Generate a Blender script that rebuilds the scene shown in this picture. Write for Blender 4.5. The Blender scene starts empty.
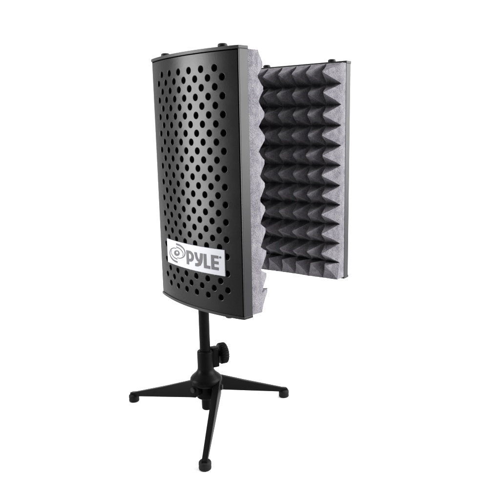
import bpy, bmesh, math, random
from mathutils import Vector, Matrix, noise

random.seed(7)
S = 0.01                       # everything below is written in centimetres
FLOOR = -22.6                  # floor level under the lower edge of the shield
PI = math.pi
sc = bpy.context.scene
C = sc.collection

# ------------------------------------------------------------------ helpers
def cm(x, y, z):
    return Vector((x * S, y * S, (z - FLOOR) * S))

def obj(name, bm, mat, parent=None, smooth=None):
    """link a bmesh (in cm, local to its parent) as ONE mesh object"""
    for v in bm.verts:
        v.co *= S
    bmesh.ops.recalc_face_normals(bm, faces=bm.faces[:])
    me = bpy.data.meshes.new(name)
    bm.to_mesh(me); bm.free()
    mats = mat if isinstance(mat, (list, tuple)) else [mat]
    for m in mats:
        me.materials.append(m)
    if smooth is not None:
        for p in me.polygons:
            p.use_smooth = True
        me.set_sharp_from_angle(angle=math.radians(smooth))
    o = bpy.data.objects.new(name, me); C.objects.link(o)
    if parent:
        o.parent = parent
    return o

def empty(name, loc, rotz=0.0, parent=None):
    o = bpy.data.objects.new(name, None); C.objects.link(o)
    o.location = loc; o.rotation_euler = (0, 0, rotz)
    o.empty_display_size = 0.02
    if parent:
        o.parent = parent
    return o

def box(bm, x0, x1, y0, y1, z0, z1, bevel=0.0, M=None, seg=2):
    vs = [bm.verts.new((x, y, z)) for x in (x0, x1) for y in (y0, y1) for z in (z0, z1)]
    q = [(0, 1, 3, 2), (4, 6, 7, 5), (0, 4, 5, 1), (2, 3, 7, 6), (0, 2, 6, 4), (1, 5, 7, 3)]
    fs = [bm.faces.new([vs[i] for i in f]) for f in q]
    new = list(vs)
    if bevel > 0:
        es = list({e for f in fs for e in f.edges})
        r = bmesh.ops.bevel(bm, geom=es, offset=bevel, segments=seg, profile=0.5, affect='EDGES')
        new = list({v for v in r['verts']} | {v for v in vs if v.is_valid})
    if M is not None:
        for v in new:
            v.co = M @ v.co
    return new

def lathe(bm, prof, n=40, M=None, ribs=0, rib_d=0.0, rib_rng=None):
    """revolve [(r, z)] about Z; r=0 ends close to a point"""
    rings = []
    for k, (r, z) in enumerate(prof):
        if r < 1e-6:
            rings.append([bm.verts.new((0, 0, z))])
        else:
            ring = []
            for i in range(n):
                a = 2 * PI * i / n
                rr = r
                if ribs and rib_rng[0] <= k <= rib_rng[1]:
                    rr = r - rib_d * (0.5 - 0.5 * math.cos(a * ribs)) ** 2
                ring.append(bm.verts.new((rr * math.cos(a), rr * math.sin(a), z)))
            rings.append(ring)
    for a, b in zip(rings, rings[1:]):
        for i in range(n):
            j = (i + 1) % n
            if len(a) == 1 and len(b) == 1:
                continue
            if len(a) == 1:
                bm.faces.new((a[0], b[i], b[j]))
            elif len(b) == 1:
                bm.faces.new((a[i], b[0], a[j]))
            else:
                bm.faces.new((a[i], b[i], b[j], a[j]))
    vs = [v for r in rings for v in r]
    if M is not None:
        for v in vs:
            v.co = M @ v.co
    return vs

def prism(bm, pts, z0, z1, bevel=0.0):
    """extrude an xy outline from z0 to z1"""
    a = [bm.verts.new((x, y, z0)) for x, y in pts]
    b = [bm.verts.new((x, y, z1)) for x, y in pts]
    n = len(pts)
    fs = [bm.faces.new(a[::-1]), bm.faces.new(b)]
    for i in range(n):
        j = (i + 1) % n
        bm.faces.new((a[i], a[j], b[j], b[i]))
    if bevel > 0:
        es = [e for f in fs for e in f.edges]
        bmesh.ops.bevel(bm, geom=es, offset=bevel, segments=2, profile=0.5, affect='EDGES')

# ------------------------------------------------------------------ materials
def nodes(name):
    m = bpy.data.materials.new(name); m.use_nodes = True
    nt = m.node_tree
    return m, nt, nt.nodes['Principled BSDF']

def coat(name, base, rough, spec, grain=0.06, scale=2600, metallic=0.0, rvar=0.06):
    m, nt, p = nodes(name)
    p.inputs['Base Color'].default_value = (*base, 1)
    p.inputs['Specular IOR Level'].default_value = spec
    p.inputs['Metallic'].default_value = metallic
    tc = nt.nodes.new('ShaderNodeTexCoord')
    n1 = nt.nodes.new('ShaderNodeTexNoise'); n1.inputs['Scale'].default_value = scale
    n1.inputs['Detail'].default_value = 2
    n2 = nt.nodes.new('ShaderNodeTexNoise'); n2.inputs['Scale'].default_value = 35
    n2.inputs['Detail'].default_value = 5
    mr = nt.nodes.new('ShaderNodeMapRange')
    mr.inputs['To Min'].default_value = rough - rvar; mr.inputs['To Max'].default_value = rough + rvar
    bp = nt.nodes.new('ShaderNodeBump'); bp.inputs['Strength'].default_value = grain
    bp.inputs['Distance'].default_value = 0.0004
    for n in (n1, n2):
        nt.links.new(tc.outputs['Object'], n.inputs['Vector'])
    nt.links.new(n2.outputs['Fac'], mr.inputs['Value'])
    nt.links.new(mr.outputs['Result'], p.inputs['Roughness'])
    nt.links.new(n1.outputs['Fac'], bp.inputs['Height'])
    nt.links.new(bp.outputs['Normal'], p.inputs['Normal'])
    return m

def foam_mat():
    m, nt, p = nodes('grey_foam')
    p.inputs['Roughness'].default_value = 1.0
    p.inputs['Specular IOR Level'].default_value = 0.05
    tc = nt.nodes.new('ShaderNodeTexCoord')
    n1 = nt.nodes.new('ShaderNodeTexNoise'); n1.inputs['Scale'].default_value = 900
    n1.inputs['Detail'].default_value = 3; n1.inputs['Roughness'].default_value = 0.7
    vo = nt.nodes.new('ShaderNodeTexVoronoi'); vo.inputs['Scale'].default_value = 620
    cr = nt.nodes.new('ShaderNodeValToRGB')
    cr.color_ramp.elements[0].position = 0.30; cr.color_ramp.elements[0].color = (*FOAM_DARK, 1)
    cr.color_ramp.elements[1].position = 0.68; cr.color_ramp.elements[1].color = (*FOAM_LIGHT, 1)
    ad = nt.nodes.new('ShaderNodeMath'); ad.operation = 'ADD'
    bp = nt.nodes.new('ShaderNodeBump'); bp.inputs['Strength'].default_value = 0.5
    bp.inputs['Distance'].default_value = 0.0012
    for n in (n1, vo):
        nt.links.new(tc.outputs['Object'], n.inputs['Vector'])
    n3 = nt.nodes.new('ShaderNodeTexNoise'); n3.inputs['Scale'].default_value = 130
    n3.inputs['Detail'].default_value = 4
    mx = nt.nodes.new('ShaderNodeMix'); mx.inputs['Factor'].default_value = 0.35
    nt.links.new(tc.outputs['Object'], n3.inputs['Vector'])
    nt.links.new(n1.outputs['Fac'], mx.inputs['A']); nt.links.new(n3.outputs['Fac'], mx.inputs['B'])
    nt.links.new(mx.outputs['Result'], cr.inputs['Fac'])
    nt.links.new(cr.outputs['Color'], p.inputs['Base Color'])
    nt.links.new(n1.outputs['Fac'], ad.inputs[0]); nt.links.new(vo.outputs['Distance'], ad.inputs[1])
    nt.links.new(ad.outputs['Value'], bp.inputs['Height'])
    nt.links.new(bp.outputs['Normal'], p.inputs['Normal'])
    return m

FOAM_DARK = (0.034, 0.030, 0.046)
FOAM_LIGHT = (0.164, 0.160, 0.166)
M_COVER = coat('black_powder_coat', (0.0045, 0.0045, 0.005), 0.28, 0.08, grain=0.12, scale=1000)
M_RAIL = coat('black_anodised_rail', (0.010, 0.010, 0.011), 0.36, 0.13, grain=0.05)
M_CAP = coat('black_cap_plastic', (0.006, 0.006, 0.0066), 0.40, 0.13, grain=0.08)
M_STAND = coat('black_stand_metal', (0.002, 0.002, 0.0022), 0.40, 0.035, grain=0.06)
M_RUBBER = coat('black_rubber', (0.006, 0.006, 0.006), 0.7, 0.10, grain=0.12)
M_BOLT = coat('black_bolt', (0.005, 0.005, 0.005), 0.5, 0.12, grain=0.05)
M_PLATE = coat('silver_plate', (0.245, 0.245, 0.268), 0.5, 0.3, grain=0.03, scale=900)
M_INK = coat('grey_print', (0.036, 0.036, 0.040), 0.55, 0.2, grain=0.02)
M_CAVITY_SHADE = coat('cavity_shade_black', (0.002, 0.002, 0.002), 0.9, 0.0, grain=0.1)  # near-black colour standing in for the shade inside a panel
M_FOAM = foam_mat()
M_WHITE = coat('white_backdrop_paper', (0.68, 0.68, 0.68), 0.9, 0.05, grain=0.05, scale=400)

# ------------------------------------------------------------------ the panel
W, H, D = 16.36, 30.0, 1.23        # width, height, depth of a panel's frame
HW = W / 2
SAG = 1.30                         # how far the perforated cover bows outward
def bow(x):
    return -SAG * (1 - (x / HW) ** 2)

def cover_bm():
    """bowed sheet with 27 staggered rows of round punched holes"""
    bm = bmesh.new()
    R, RIM, T = 0.365, 0.06, 0.16
    pitch, row, step = 2.0, 0.988, 0.125
    XE = HW - 0.24
    def P(x, z, dv=0.0):
        return bm.verts.new((x, bow(x) + dv, z))
    ztop = 27.9
    def quad_strip(xs, z0, z1, nz=1):
        zs = [z0 + (z1 - z0) * k / nz for k in range(nz + 1)]
        g = [[P(x, z) for x in xs] for z in zs]
        for a, b in zip(g, g[1:]):
            for i in range(len(xs) - 1):
                bm.faces.new((a[i], a[i + 1], b[i + 1], b[i]))
    full = [-XE, -7.5] + [-7 + step * i for i in range(113)] + [7.5, XE]
    quad_strip(full, ztop + row / 2, H - 0.47)
    zbot = ztop - 26 * row
    quad_strip(full, 0.36, zbot - row / 2)
    for k in range(27):
        z = ztop - k * row
        n = 6 if k % 2 == 0 else 7
        half = n * pitch / 2
        side = [half + step * i for i in range(int(round((7 - half) / step)) + 1)] + [7.5, XE]
        if n == 7:
            side = [7.0, 7.5, XE]
        quad_strip(side, z - row / 2, z + row / 2, 4)
        quad_strip([-x for x in side[::-1]], z - row / 2, z + row / 2, 4)
        for i in range(n):
            cx = -half + pitch * (i + 0.5)
            loop = []
            loop += [(cx + pitch / 2, z - row / 2 + row * j / 4) for j in range(4)]
            loop += [(cx + pitch / 2 - step * j, z + row / 2) for j in range(16)]
            loop += [(cx - pitch / 2, z + row / 2 - row * j / 4) for j in range(4)]
            loop += [(cx - pitch / 2 + step * j, z - row / 2) for j in range(16)]
            outer = [P(x, y) for x, y in loop]
            ang = [math.atan2(y - z, x - cx) for x, y in loop]
            rings = [outer]
            for r, dv in ((R + RIM, 0.0), (R + RIM * 0.4, 0.012), (R, 0.06), (R, T)):
                rings.append([P(cx + r * math.cos(a), z + r * math.sin(a), dv) for a in ang])
            m = len(loop)
            for a, b in zip(rings, rings[1:]):
                for j in range(m):
                    q = (j + 1) % m
                    bm.faces.new((a[j], a[q], b[q], b[j]))
    bmesh.ops.remove_doubles(bm, verts=bm.verts[:], dist=0.0005)
    # folded-in edges of the sheet
    for s in (-1, 1):
        xs = XE * s
        a = [P(xs, 0.36), P(xs, H - 0.36)]
        b = [P(xs, 0.36, 0.6), P(xs, H - 0.36, 0.6)]
        bm.faces.new((a[0], a[1], b[1], b[0]))
    return bm

def cap_bm(z0, z1):
    bm = bmesh.new()
    n = 28
    hw = HW + 0.03
    pts = [(-hw + 2 * hw * i / n, bow(-HW + W * i / n) - 0.09) for i in range(n + 1)]
    pts += [(hw, D + 0.02), (-hw, D + 0.02)]
    prism(bm, pts, z0, z1, 0.05)
    return bm

def rail_bm(s):
    bm = bmesh.new()
    x0, x1 = (HW - 0.16, HW) if s > 0 else (-HW, -HW + 0.16)
    box(bm, x0, x1, 0.0, D, 0.33, H - 0.33, 0.035)
    # return lip that holds the foam
    if s > 0:
        box(bm, HW - 1.3, HW - 0.17, D - 0.14, D - 0.02, 0.34, H - 0.34)
    else:
        box(bm, -HW + 0.17, -HW + 1.3, D - 0.14, D - 0.02, 0.34, H - 0.34)
    return bm

def foam_bm(x0, x1, ncol, seed, apexv=4.75, flare=0.15, power=1.08, base=2.70):
    """pad of pyramid foam: rows of pyramids, the lowest row cut through"""
    rnd = random.Random(seed)
    bm = bmesh.new()
    ztop, rowh = H - 0.32, 2.70
    cw = (x1 - x0) / ncol
    n, m = 6, 6
    def wob(x, z, k):
        v = noise.noise(Vector((x * 0.33 + seed, z * 0.33, k * 7.1)))
        return v
    def put(x, y, z, edge):
        if not edge:
            x += 0.10 * wob(x, z, 1); z += 0.10 * wob(x, z, 2)
        y += 0.18 * wob(x, z, 3) + 0.05 * noise.noise(Vector((x * 3.1, z * 3.1, seed)))
        z += 0.04 * noise.noise(Vector((z * 3.3, x * 3.3, seed + 5)))
        return bm.verts.new((x, y, z))
    rows = []
    for k in range(10):
        rows.append((ztop - (k + 1) * rowh, ztop - k * rowh, 'full'))
    rows.append((0.30, ztop - 10 * rowh, 'cut'))
    for (za, zb, kind) in rows:
        for c in range(ncol):
            xa, xb = x0 + cw * c, x0 + cw * (c + 1)
            ax = (xa + xb) / 2 + rnd.uniform(-0.10, 0.10)
            low = 1 - (za / 27.0)
            az = (za + zb) / 2 + rnd.uniform(-0.09, 0.09) + 0.38 * max(0.0, low)
            av = apexv + rnd.uniform(-0.18, 0.12)
            if kind == 'cut':
                az = zb - 0.06; av = 5.0
            per = []
            for j in range(m): per.append((xa + (xb - xa) * j / m, za))
            for j in range(m): per.append((xb, za + (zb - za) * j / m))
            for j in range(m): per.append((xb - (xb - xa) * j / m, zb))
            for j in range(m): per.append((xa, zb - (zb - za) * j / m))
            prev = None
            for k in range(n):
                t = k / n
                ring = []
                for (px, pz) in per:
                    x = px + (ax - px) * t; z = pz + (az - pz) * t
                    hgt = t ** power
                    bv = base
                    if kind == 'cut':
                        f = (zb - z) / (zb - za)
                        bv = base + flare * max(0.0, f) ** 0.8 * (1 - (0.7 if flare < 0.5 else 0.0) * ((px - (xa + xb) / 2) / (xb - xa) * 2) ** 2)
                    y = bv + (av - bv) * hgt
                    e = (t == 0 and (abs(px - x0) < 1e-6 or abs(px - x1) < 1e-6 or pz > ztop - 1e-6 or pz < 0.31))
                    ring.append(put(x, y, z, e))
                if prev:
                    q = len(ring)
                    for j in range(q):
                        w = (j + 1) % q
                        bm.faces.new((prev[j], prev[w], ring[w], ring[j]))
                prev = ring
            tip = put(ax, av - 0.20, az, False)
            for j in range(len(prev)):
                bm.faces.new((prev[j], prev[(j + 1) % len(prev)], tip))
    bmesh.ops.remove_doubles(bm, verts=bm.verts[:], dist=0.002)
    # side walls down into the frame
    be = [e for e in bm.edges if e.is_boundary]
    r = bmesh.ops.extrude_edge_only(bm, edges=be)
    vs = [g for g in r['geom'] if isinstance(g, bmesh.types.BMVert)]
    for v in vs:
        v.co.y = D + 0.03
    be = [e for e in bm.edges if e.is_boundary]
    bmesh.ops.contextual_create(bm, geom=be)
    return bm

def bolt_bm(sgn):
    bm = bmesh.new()
    lathe(bm, [(0.0, -0.05), (0.30, -0.05), (0.30, 0.10), (0.52, 0.11), (0.54, 0.16), (0.53, 0.30), (0.46, 0.40), (0.32, 0.46), (0.0, 0.48)], 28)
    if sgn < 0:
        for v in bm.verts:
            v.co.z *= -0.8
    return bm

def hook(parent, name, bm, mat, loc, smooth=None):
    o = obj(name, bm, mat, parent, smooth)
    o.location = (loc[0] * S, loc[1] * S, loc[2] * S)
    return o

# --- the shield: an empty at its base, three hinged panels
BX, BY = -4.7, 20.2
shield = empty('microphone_isolation_shield', cm(BX, BY, 0))
shield['label'] = 'black folding sound shield with perforated metal panels and grey pyramid foam, on the tripod'
shield['category'] = 'sound shield'

def to_shield(x, y):
    return ((x - BX) * S, (y - BY) * S, 0)

A1, A2 = 0.836397, 0.623404
t1 = Vector((math.cos(A1), -math.sin(A1))); n1 = Vector((math.sin(A1), math.cos(A1)))
t2 = Vector((math.cos(A2), -math.sin(A2))); n2 = Vector((-math.sin(A2), -math.cos(A2)))
near1 = Vector((0.0, 0.0)); near2 = Vector((14.826, 19.004))
far1, far2 = near1 - t1 * W, near2 - t2 * W
c1, c2 = near1 - t1 * HW, near2 - t2 * HW
dv = (far2 - far1).normalized()
n3 = Vector((dv.y, -dv.x))                       # inward
c3 = (far1 + far2) / 2 - n3 * 1.0

panel = obj('panel', cover_bm(), M_COVER, shield, 15)
panel.location = to_shield(c1.x, c1.y); panel.rotation_euler = (0, 0, -A1)
panel['label'] = 'near wing with the perforated bowed cover and silver name plate'
hook(panel, 'end_cap', cap_bm(H - 0.34, H), M_CAP, (0, 0, 0), 40)
hook(panel, 'end_cap', cap_bm(0.0, 0.34), M_CAP, (0, 0, 0), 40)
hook(panel, 'side_rail', rail_bm(1), M_RAIL, (0, 0, 0))
hook(panel, 'side_rail', rail_bm(-1), M_RAIL, (0, 0, 0))
for sx in (-1, 1):
    hook(panel, 'bolt', bolt_bm(1), M_BOLT, (sx * (HW - 2.8), 0.12, H), 40)
    hook(panel, 'bolt', bolt_bm(-1), M_BOLT, (sx * (HW - 2.8), 0.12, 0), 40)
bm = bmesh.new()
box(bm, -HW + 0.18, HW - 0.18, 0.62, 1.20, 0.37, H - 0.37)
hook(panel, 'shade_backing', bm, M_CAVITY_SHADE, (0, 0, 0))  # added black backing, so the holes show dark shade instead of foam
hook(panel, 'foam_pad', foam_bm(-HW + 0.05, HW - 0.05, 7, 3), M_FOAM, (0, 0, 0), 38)

def copy_panel(centre, rotz, label):
    c = panel.copy(); C.objects.link(c)
    c.location = to_shield(centre.x, centre.y); c.rotation_euler = (0, 0, rotz)
    c['label'] = label
    for ch in list(panel.children):
        d = ch.copy(); C.objects.link(d); d.parent = c
    return c
wing = copy_panel(c2, PI - A2, 'far wing turned so that its pyramid foam faces out')
middle = copy_panel(c3, math.atan2(-n3.x, n3.y), 'middle panel hidden behind the near wing')
for ch in list(wing.children):
    if ch.name.startswith('foam_pad'):
        bpy.data.objects.remove(ch)
hook(wing, 'foam_pad', foam_bm(-HW + 0.05, HW - 0.05, 7, 5, 5.85, 0.75, 1.2, 2.45), M_FOAM, (0, 0, 0), 38)
# the middle panel's pad is narrower so that the wings' pads clear it
for ch in list(middle.children):
    if ch.name.startswith('foam_pad'):
        bpy.data.objects.remove(ch)
hook(middle, 'foam_pad', foam_bm(-4.6, 4.6, 4, 9), M_FOAM, (0, 0, 0), 38)

# hinges: knuckle and two leaves between neighbouring panels
def hinge(pa, pb):
    bm = bmesh.new()
    mid = (pa + pb) / 2
    for q in (pa, pb):
        d = (q - mid); L = d.length
        Mx = Matrix.Translation((mid.x - BX, mid.y - BY, 0)) @ Matrix.Rotation(math.atan2(d.y, d.x), 4, 'Z')
        box(bm, 0.1, L, -0.08, 0.08, 1.0, H - 1.0, M=Mx)
    Mx = Matrix.Translation((mid.x - BX, mid.y - BY, 0))
    lathe(bm, [(0, 0.8), (0.3, 0.8), (0.3, H - 0.8), (0, H - 0.8)], 20, Mx)
    obj('hinge', bm, M_BOLT, shield, 40)
end3a = c3 - dv * HW + n3 * 0.6
end3b = c3 + dv * HW + n3 * 0.6
hinge(far1 + n1 * 0.7, end3a)
hinge(far2 + n2 * 0.7, end3b)

# --- name plate with lettering and emblem, on the near wing
PX0, PX1, PZ0, PZ1 = -5.52, 5.76, 4.86, 7.92
def plate_bm():
    bm = bmesh.new()
    n = 24
    g = {}
    for i in range(n + 1):
        x = PX0 + (PX1 - PX0) * i / n
        for j, z in enumerate((PZ0, PZ1)):
            for k, d in enumerate((-0.10, 0.02)):
                g[i, j, k] = bm.verts.new((x, bow(x) + d, z))
    for i in range(n):
        for (a, b) in (((0, 0), (1, 0)), ((1, 0), (1, 1)), ((1, 1), (0, 1)), ((0, 1), (0, 0))):
            bm.faces.new((g[(i,) + a], g[(i + 1,) + a], g[(i + 1,) + b], g[(i,) + b]))
    for i in (0, n):
        bm.faces.new((g[i, 0, 0], g[i, 1, 0], g[i, 1, 1], g[i, 0, 1]))
    return bm
hook(panel, 'name_plate', plate_bm(), M_PLATE, (0, 0, 0), 40)

def ps(s, t):
    """plate coordinates (0..1 across, 0..1 up) to panel x, z"""
    return PX0 + (PX1 - PX0) * s, PZ0 + (PZ1 - PZ0) * t

def strip(bm, left, right, d=-0.125):
    """ribbon between two polylines given in plate coordinates, with a little thickness"""
    rows = []
    for L, Rr in zip(left, right):
        r = []
        for q in (L, Rr):
            x, z = ps(*q)
            r.append((bm.verts.new((x, bow(x) + d, z)), bm.verts.new((x, bow(x) - 0.095, z))))
        rows.append(r)
    for a, b in zip(rows, rows[1:]):
        bm.faces.new((a[0][0], b[0][0], b[1][0], a[1][0]))
        bm.faces.new((a[0][0], a[0][1], b[0][1], b[0][0]))
        bm.faces.new((a[1][0], b[1][0], b[1][1], a[1][1]))
    for r in (rows[0], rows[-1]):
        bm.faces.new((r[0][0], r[1][0], r[1][1], r[0][1]))

def bar(bm, s0, t0, s1, t1, d=-0.125):
    n = max(1, int((s1 - s0) / 0.02))
    strip(bm, [(s0 + (s1 - s0) * i / n, t0) for i in range(n + 1)], [(s0 + (s1 - s0) * i / n, t1) for i in range(n + 1)], d)

ASP = (PX1 - PX0) / (PZ1 - PZ0)        # t per s for equal lengths
def arc(bm, cs, ct, ra, rb, wa, a0, a1, n=24, d=-0.125, taper=None, rot=0.0):
    L, Rr = [], []
    for i in range(n + 1):
        f = i / n
        a = a0 + (a1 - a0) * f
        w = wa if taper is None else wa * taper(f)
        for lst, k in ((L, -0.5), (Rr, 0.5)):
            x = (ra + w * k) * math.cos(a); y = (rb + w * k) * math.sin(a)
            xx = x * math.cos(rot) - y * math.sin(rot); yy = x * math.sin(rot) + y * math.cos(rot)
            lst.append((cs + xx, ct + yy * ASP))
    strip(bm, L, Rr, d)

def lettering_bm():
    bm = bmesh.new()
    R_ = math.radians
    # P: stem and bowl
    bar(bm, 0.430, 0.185, 0.472, 0.748)
    out = [(0.466, 0.750)] + [(0.492 + 0.067 * math.sin(R_(a)), 0.532 + 0.218 * math.cos(R_(a))) for a in range(0, 181, 10)] + [(0.466, 0.314)]
    inn = [(0.466, 0.640)] + [(0.490 + 0.029 * math.sin(R_(a)), 0.532 + 0.108 * math.cos(R_(a))) for a in range(0, 181, 10)] + [(0.466, 0.424)]
    strip(bm, out, inn, d=-0.123)
    # Y: short limb, and a long limb with a hooked tail
    strip(bm, [(0.570, 0.742), (0.578, 0.62), (0.591, 0.50), (0.612, 0.41), (0.630, 0.385)],
              [(0.612, 0.742), (0.616, 0.64), (0.624, 0.55), (0.636, 0.49), (0.650, 0.47)])
    strip(bm, [(0.663, 0.742), (0.658, 0.60), (0.648, 0.46), (0.632, 0.36), (0.608, 0.315), (0.580, 0.308)],
              [(0.704, 0.742), (0.701, 0.57), (0.690, 0.39), (0.664, 0.25), (0.622, 0.19), (0.578, 0.185)], d=-0.123)
    # L
    bar(bm, 0.716, 0.185, 0.756, 0.745)
    bar(bm, 0.756, 0.185, 0.807, 0.306)
    # E
    bar(bm, 0.823, 0.188, 0.863, 0.752)
    bar(bm, 0.863, 0.188, 0.921, 0.302)
    bar(bm, 0.863, 0.415, 0.921, 0.530)
    bar(bm, 0.863, 0.640, 0.921, 0.752)
    # registered mark: ring with a small r
    arc(bm, 0.946, 0.70, 0.0105, 0.0105, 0.003, 0, 2 * PI, 20)
    bar(bm, 0.9415, 0.68, 0.944, 0.722)
    arc(bm, 0.945, 0.711, 0.003, 0.003, 0.0025, R_(-90), R_(90), 8, d=-0.122)
    strip(bm, [(0.944, 0.700), (0.948, 0.68)], [(0.9465, 0.700), (0.9505, 0.68)], d=-0.121)
    return bm
hook(panel, 'lettering', lettering_bm(), M_INK, (0, 0, 0))

def ribbon(bm, pts, wid, n=14, d=-0.125):
    """smooth ribbon through plate points, widths in cm from start to end"""
    P = [Vector(((PX1 - PX0) * a, (PZ1 - PZ0) * b)) for a, b in pts]
    P = [2 * P[0] - P[1]] + P + [2 * P[-1] - P[-2]]
    cs = []
    for k in range(1, len(P) - 2):
        for i in range(n):
            t = i / n
            cs.append(0.5 * ((2 * P[k]) + (P[k + 1] - P[k - 1]) * t + (2 * P[k - 1] - 5 * P[k] + 4 * P[k + 1] - P[k + 2]) * t * t
                             + (3 * P[k] - P[k - 1] - 3 * P[k + 1] + P[k + 2]) * t ** 3))
    cs.append(P[-2])
    L, Rr = [], []
    for i, q in enumerate(cs):
        tg = (cs[min(i + 1, len(cs) - 1)] - cs[max(i - 1, 0)]).normalized()
        w = wid[0] + (wid[1] - wid[0]) * i / (len(cs) - 1)
        for lst, sg in ((L, -0.5), (Rr, 0.5)):
            e = q + Vector((-tg.y, tg.x)) * w * sg
            lst.append((e.x / (PX1 - PX0), e.y / (PZ1 - PZ0)))
    strip(bm, L, Rr, d)

def emblem_bm():
    bm = bmesh.new()
    cs, ct = 0.234, 0.516
    right_out = [(0.228, 0.888), (0.310, 0.868), (0.378, 0.775), (0.404, 0.620), (0.375, 0.450), (0.305, 0.345), (0.240, 0.328)]
    right_in = [(0.230, 0.765), (0.300, 0.735), (0.350, 0.650), (0.366, 0.555), (0.352, 0.460)]
    turn = lambda pts: [(2 * cs - a, 2 * ct - b) for a, b in pts]
    for f in (lambda p: p, turn):
        ribbon(bm, f(right_out), (0.22, 0.08))
        ribbon(bm, f(right_in), (0.13, 0.06), d=-0.123)
    # eye: an oval ring leaning up to the right, with a light pupil
    def oval(a, rs, rt, ds=0.0, dt=0.0):
        return (cs + ds + rs * math.cos(a), ct + dt + rt * math.sin(a) + 0.45 * rs * math.cos(a))
    an = [2 * PI * k / 36 for k in range(37)]
    strip(bm, [oval(a, 0.060, 0.118) for a in an], [oval(a, 0.026, 0.050, 0.006, 0.022) for a in an])
    return bm
hook(panel, 'emblem', emblem_bm(), M_INK, (0, 0, 0))

# ------------------------------------------------------------------ the tripod
AX, AY = -6.32, 20.2
stand = empty('desk_tripod', cm(AX, AY, FLOOR))
stand['label'] = 'short black desk tripod with three splayed legs and a clamp knob, carrying the sound shield'
stand['category'] = 'tripod stand'
Z = lambda z: z - FLOOR             # heights above the floor

bm = bmesh.new()
lathe(bm, [(0, Z(-20.6)), (0.68, Z(-20.6)), (0.76, Z(-20.5)), (0.80, Z(-20.3)), (0.80, Z(-0.9)), (0, Z(-0.9))], 40)
obj('pole', bm, M_STAND, stand, 40)

bm = bmesh.new()
lathe(bm, [(0, Z(-1.2)), (1.1, Z(-1.2)), (1.2, Z(-1.1)), (1.2, Z(-0.45)), (0, Z(-0.45))], 32)
Mx = Matrix.Translation((c3.x - AX, c3.y - AY, 0)) @ Matrix.Rotation(math.atan2(dv.y, dv.x), 4, 'Z')
box(bm, -2.4, 2.4, -1.3, 1.3, Z(-0.44), Z(-0.004), 0.08, Mx)
obj('mount_plate', bm, M_STAND, stand, 40)

bm = bmesh.new()
lathe(bm, [(0.815, Z(-11.2)), (1.05, Z(-11.2)), (1.18, Z(-11.3)), (1.22, Z(-11.45)), (1.22, Z(-13.9)), (1.30, Z(-14.3)),
           (1.62, Z(-14.75)), (2.20, Z(-15.25)), (2.40, Z(-15.55)), (2.44, Z(-15.85)), (2.40, Z(-16.2)), (2.25, Z(-16.4)), (1.55, Z(-16.6)),
           (1.50, Z(-18.5)), (1.42, Z(-18.6)), (0.815, Z(-18.6))], 48)
obj('hub', bm, M_STAND, stand, 32)

KA = math.radians(26)
KR = Matrix.Rotation(KA, 4, 'Z')
bm = bmesh.new()
box(bm, 0.9, 2.05, -0.75, 0.75, Z(-14.0), Z(-10.95), 0.22, KR, 3)
obj('clamp_block', bm, M_STAND, stand, 40)
bm = bmesh.new()
Mk = KR @ Matrix.Translation((2.25, 0, Z(-12.15))) @ Matrix.Rotation(PI / 2, 4, 'Y')
lathe(bm, [(0, -0.5), (0.42, -0.5), (0.42, 0.0), (1.42, 0.0), (1.55, 0.06), (1.62, 0.18), (1.62, 0.95), (1.52, 1.08), (1.2, 1.14), (0, 1.16)],
      144, Mk, ribs=22, rib_d=0.09, rib_rng=(4, 8))
obj('knob', bm, M_STAND, stand, 40)

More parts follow.
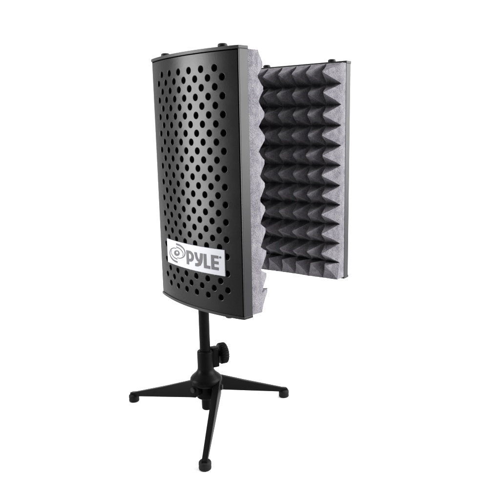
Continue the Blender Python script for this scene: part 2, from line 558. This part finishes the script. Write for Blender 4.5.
FEET = [(-18.95, 27.6), (5.90, 28.2), (-5.76, 6.66)]
leg_src = None
for (fx, fy) in FEET:
    az = math.atan2(fy - AY, fx - AX)
    off = 1.75
    tang = Vector((math.cos(az + PI / 2), math.sin(az + PI / 2)))
    rad = Vector((math.cos(az), math.sin(az)))
    root = tang * off + rad * 0.5
    foot = Vector((fx - AX, fy - AY))
    d = foot - root; L = d.length
    Mx = Matrix.Translation((root.x, root.y, 0)) @ Matrix.Rotation(math.atan2(d.y, d.x), 4, 'Z')
    # channel-section leg, deep at the hub and shallow at the foot
    bm = bmesh.new()
    w = 0.50
    prof = [(-0.75, Z(-16.6)), (0.15, Z(-15.65)), (0.9, Z(-15.60)), (L * 0.5, Z(-18.2)), (L - 0.25, Z(-20.95)), (L + 0.55, Z(-21.15)), (L + 0.62, Z(-21.5)),
            (L - 0.6, Z(-21.55)), (L * 0.5, Z(-19.85)), (0.9, Z(-18.15)), (0.0, Z(-18.1)), (-0.75, Z(-17.5))]
    # side plates taper toward the foot
    def wid(x):
        return 0.50 - 0.12 * max(0, min(1, x / L))
    a = [bm.verts.new((x, -wid(x), z)) for x, z in prof]
    b = [bm.verts.new((x, wid(x), z)) for x, z in prof]
    n = len(prof)
    f1 = bm.faces.new(a[::-1]); f2 = bm.faces.new(b)
    for i in range(n):
        j = (i + 1) % n
        bm.faces.new((a[i], a[j], b[j], b[i]))
    bmesh.ops.bevel(bm, geom=[e for f in (f1, f2) for e in f.edges], offset=0.09, segments=2, profile=0.5, affect='EDGES')
    bmesh.ops.triangulate(bm, faces=[f for f in bm.faces if len(f.verts) > 4])
    for v in bm.verts:
        v.co = Mx @ v.co
    leg = obj('leg', bm, M_STAND, stand, 35)
    bm = bmesh.new()
    Mf = Matrix.Translation((foot.x, foot.y, 0))
    lathe(bm, [(0, 0.004), (0.74, 0.004), (0.82, 0.08), (0.85, 0.25), (0.83, 0.62), (0.86, 0.66), (0.85, 0.98), (0.78, 1.10), (0.56, 1.20), (0, 1.24)], 36, Mf)
    obj('rubber_foot', bm, M_RUBBER, leg, 40)
    bm = bmesh.new()
    Mp = Mx @ Matrix.Translation((0.25, 0, Z(-16.85))) @ Matrix.Rotation(PI / 2, 4, 'X')
    lathe(bm, [(0, -0.80), (0.36, -0.80), (0.42, -0.74), (0.42, 0.62), (0.62, 0.62), (0.66, 0.68), (0.62, 0.84), (0.40, 0.88), (0.36, 0.80), (0, 0.80)], 28, Mp)
    obj('pivot_bolt', bm, M_BOLT, leg, 40)

# ------------------------------------------------------------------ setting: white paper sweep
bm = bmesh.new()
xs = (-420, 420)
prof = [(-260, 0.0), (60, 0.0), (130, 0.0)]
for k in range(1, 13):
    a = PI / 2 * k / 12
    prof.append((130 + 60 * math.sin(a), 60 - 60 * math.cos(a)))
prof.append((190, 260))
rows = [[bm.verts.new((x, y, z)) for x in xs] for y, z in prof]
for a, b in zip(rows, rows[1:]):
    bm.faces.new((a[0], a[1], b[1], b[0]))
sweep = obj('studio_floor', bm, M_WHITE, None, 60)
sweep['kind'] = 'structure'

# ------------------------------------------------------------------ light
w = bpy.data.worlds.new('World'); sc.world = w; w.use_nodes = True
bg = w.node_tree.nodes['Background']
bg.inputs['Color'].default_value = (1, 1, 1, 1); bg.inputs['Strength'].default_value = 0.15

def area(name, loc, target, sx, sy, power, spread=180, col=(1, 1, 1)):
    l = bpy.data.lights.new(name, 'AREA'); l.shape = 'RECTANGLE'
    l.size = sx * S; l.size_y = sy * S; l.energy = power; l.spread = math.radians(spread); l.color = col
    o = bpy.data.objects.new(name, l); C.objects.link(o)
    o.location = cm(*loc)
    d = (cm(*target) - cm(*loc))
    o.rotation_euler = d.to_track_quat('-Z', 'Y').to_euler()
    return o
# softbox left: the sheen on the bowed cover
area('softbox', (-105, 7, 18), (-6, 8, 15), 46, 58, 4.3, 60)
# strong softbox right: pale cut sides of the foam and the rails
area('softbox', (122, 4, 42), (4, 8, 16), 140, 90, 36, 110)
# overhead bank: floor and tops
area('overhead_bank', (0, 40, 170), (0, 40, FLOOR), 340, 220, 54)
# background lamp
area('background_lamp', (0, 70, 190), (0, 190, 20), 760, 50, 125)

# ------------------------------------------------------------------ camera
cam = bpy.data.cameras.new('camera'); co = bpy.data.objects.new('camera', cam); C.objects.link(co)
cam.sensor_width = 36.0; cam.lens = 607.39 / 500 * 36.0
cam.clip_start = 0.02; cam.clip_end = 50
pitch, roll = 0.200398, -0.019805
cp, sp, cr, sr = math.cos(pitch), math.sin(pitch), math.cos(roll), math.sin(roll)
fwd = Vector((0, cp, -sp)); right = Vector((1, 0, 0)); up = right.cross(fwd)
r2 = right * cr + up * sr; u2 = -right * sr + up * cr
M = Matrix((r2, u2, -fwd)).transposed().to_4x4()
M.translation = cm(0.73557, -66.301, 21.6107)
co.matrix_world = M
sc.camera = co

sc.render.resolution_x = sc.render.resolution_y = 1024
sc.view_settings.view_transform = 'Standard'
sc.view_settings.look = 'None'
sc.view_settings.exposure = 0; sc.view_settings.gamma = 1
sc.view_settings.use_curve_mapping = False
sc.cycles.max_bounces = 8
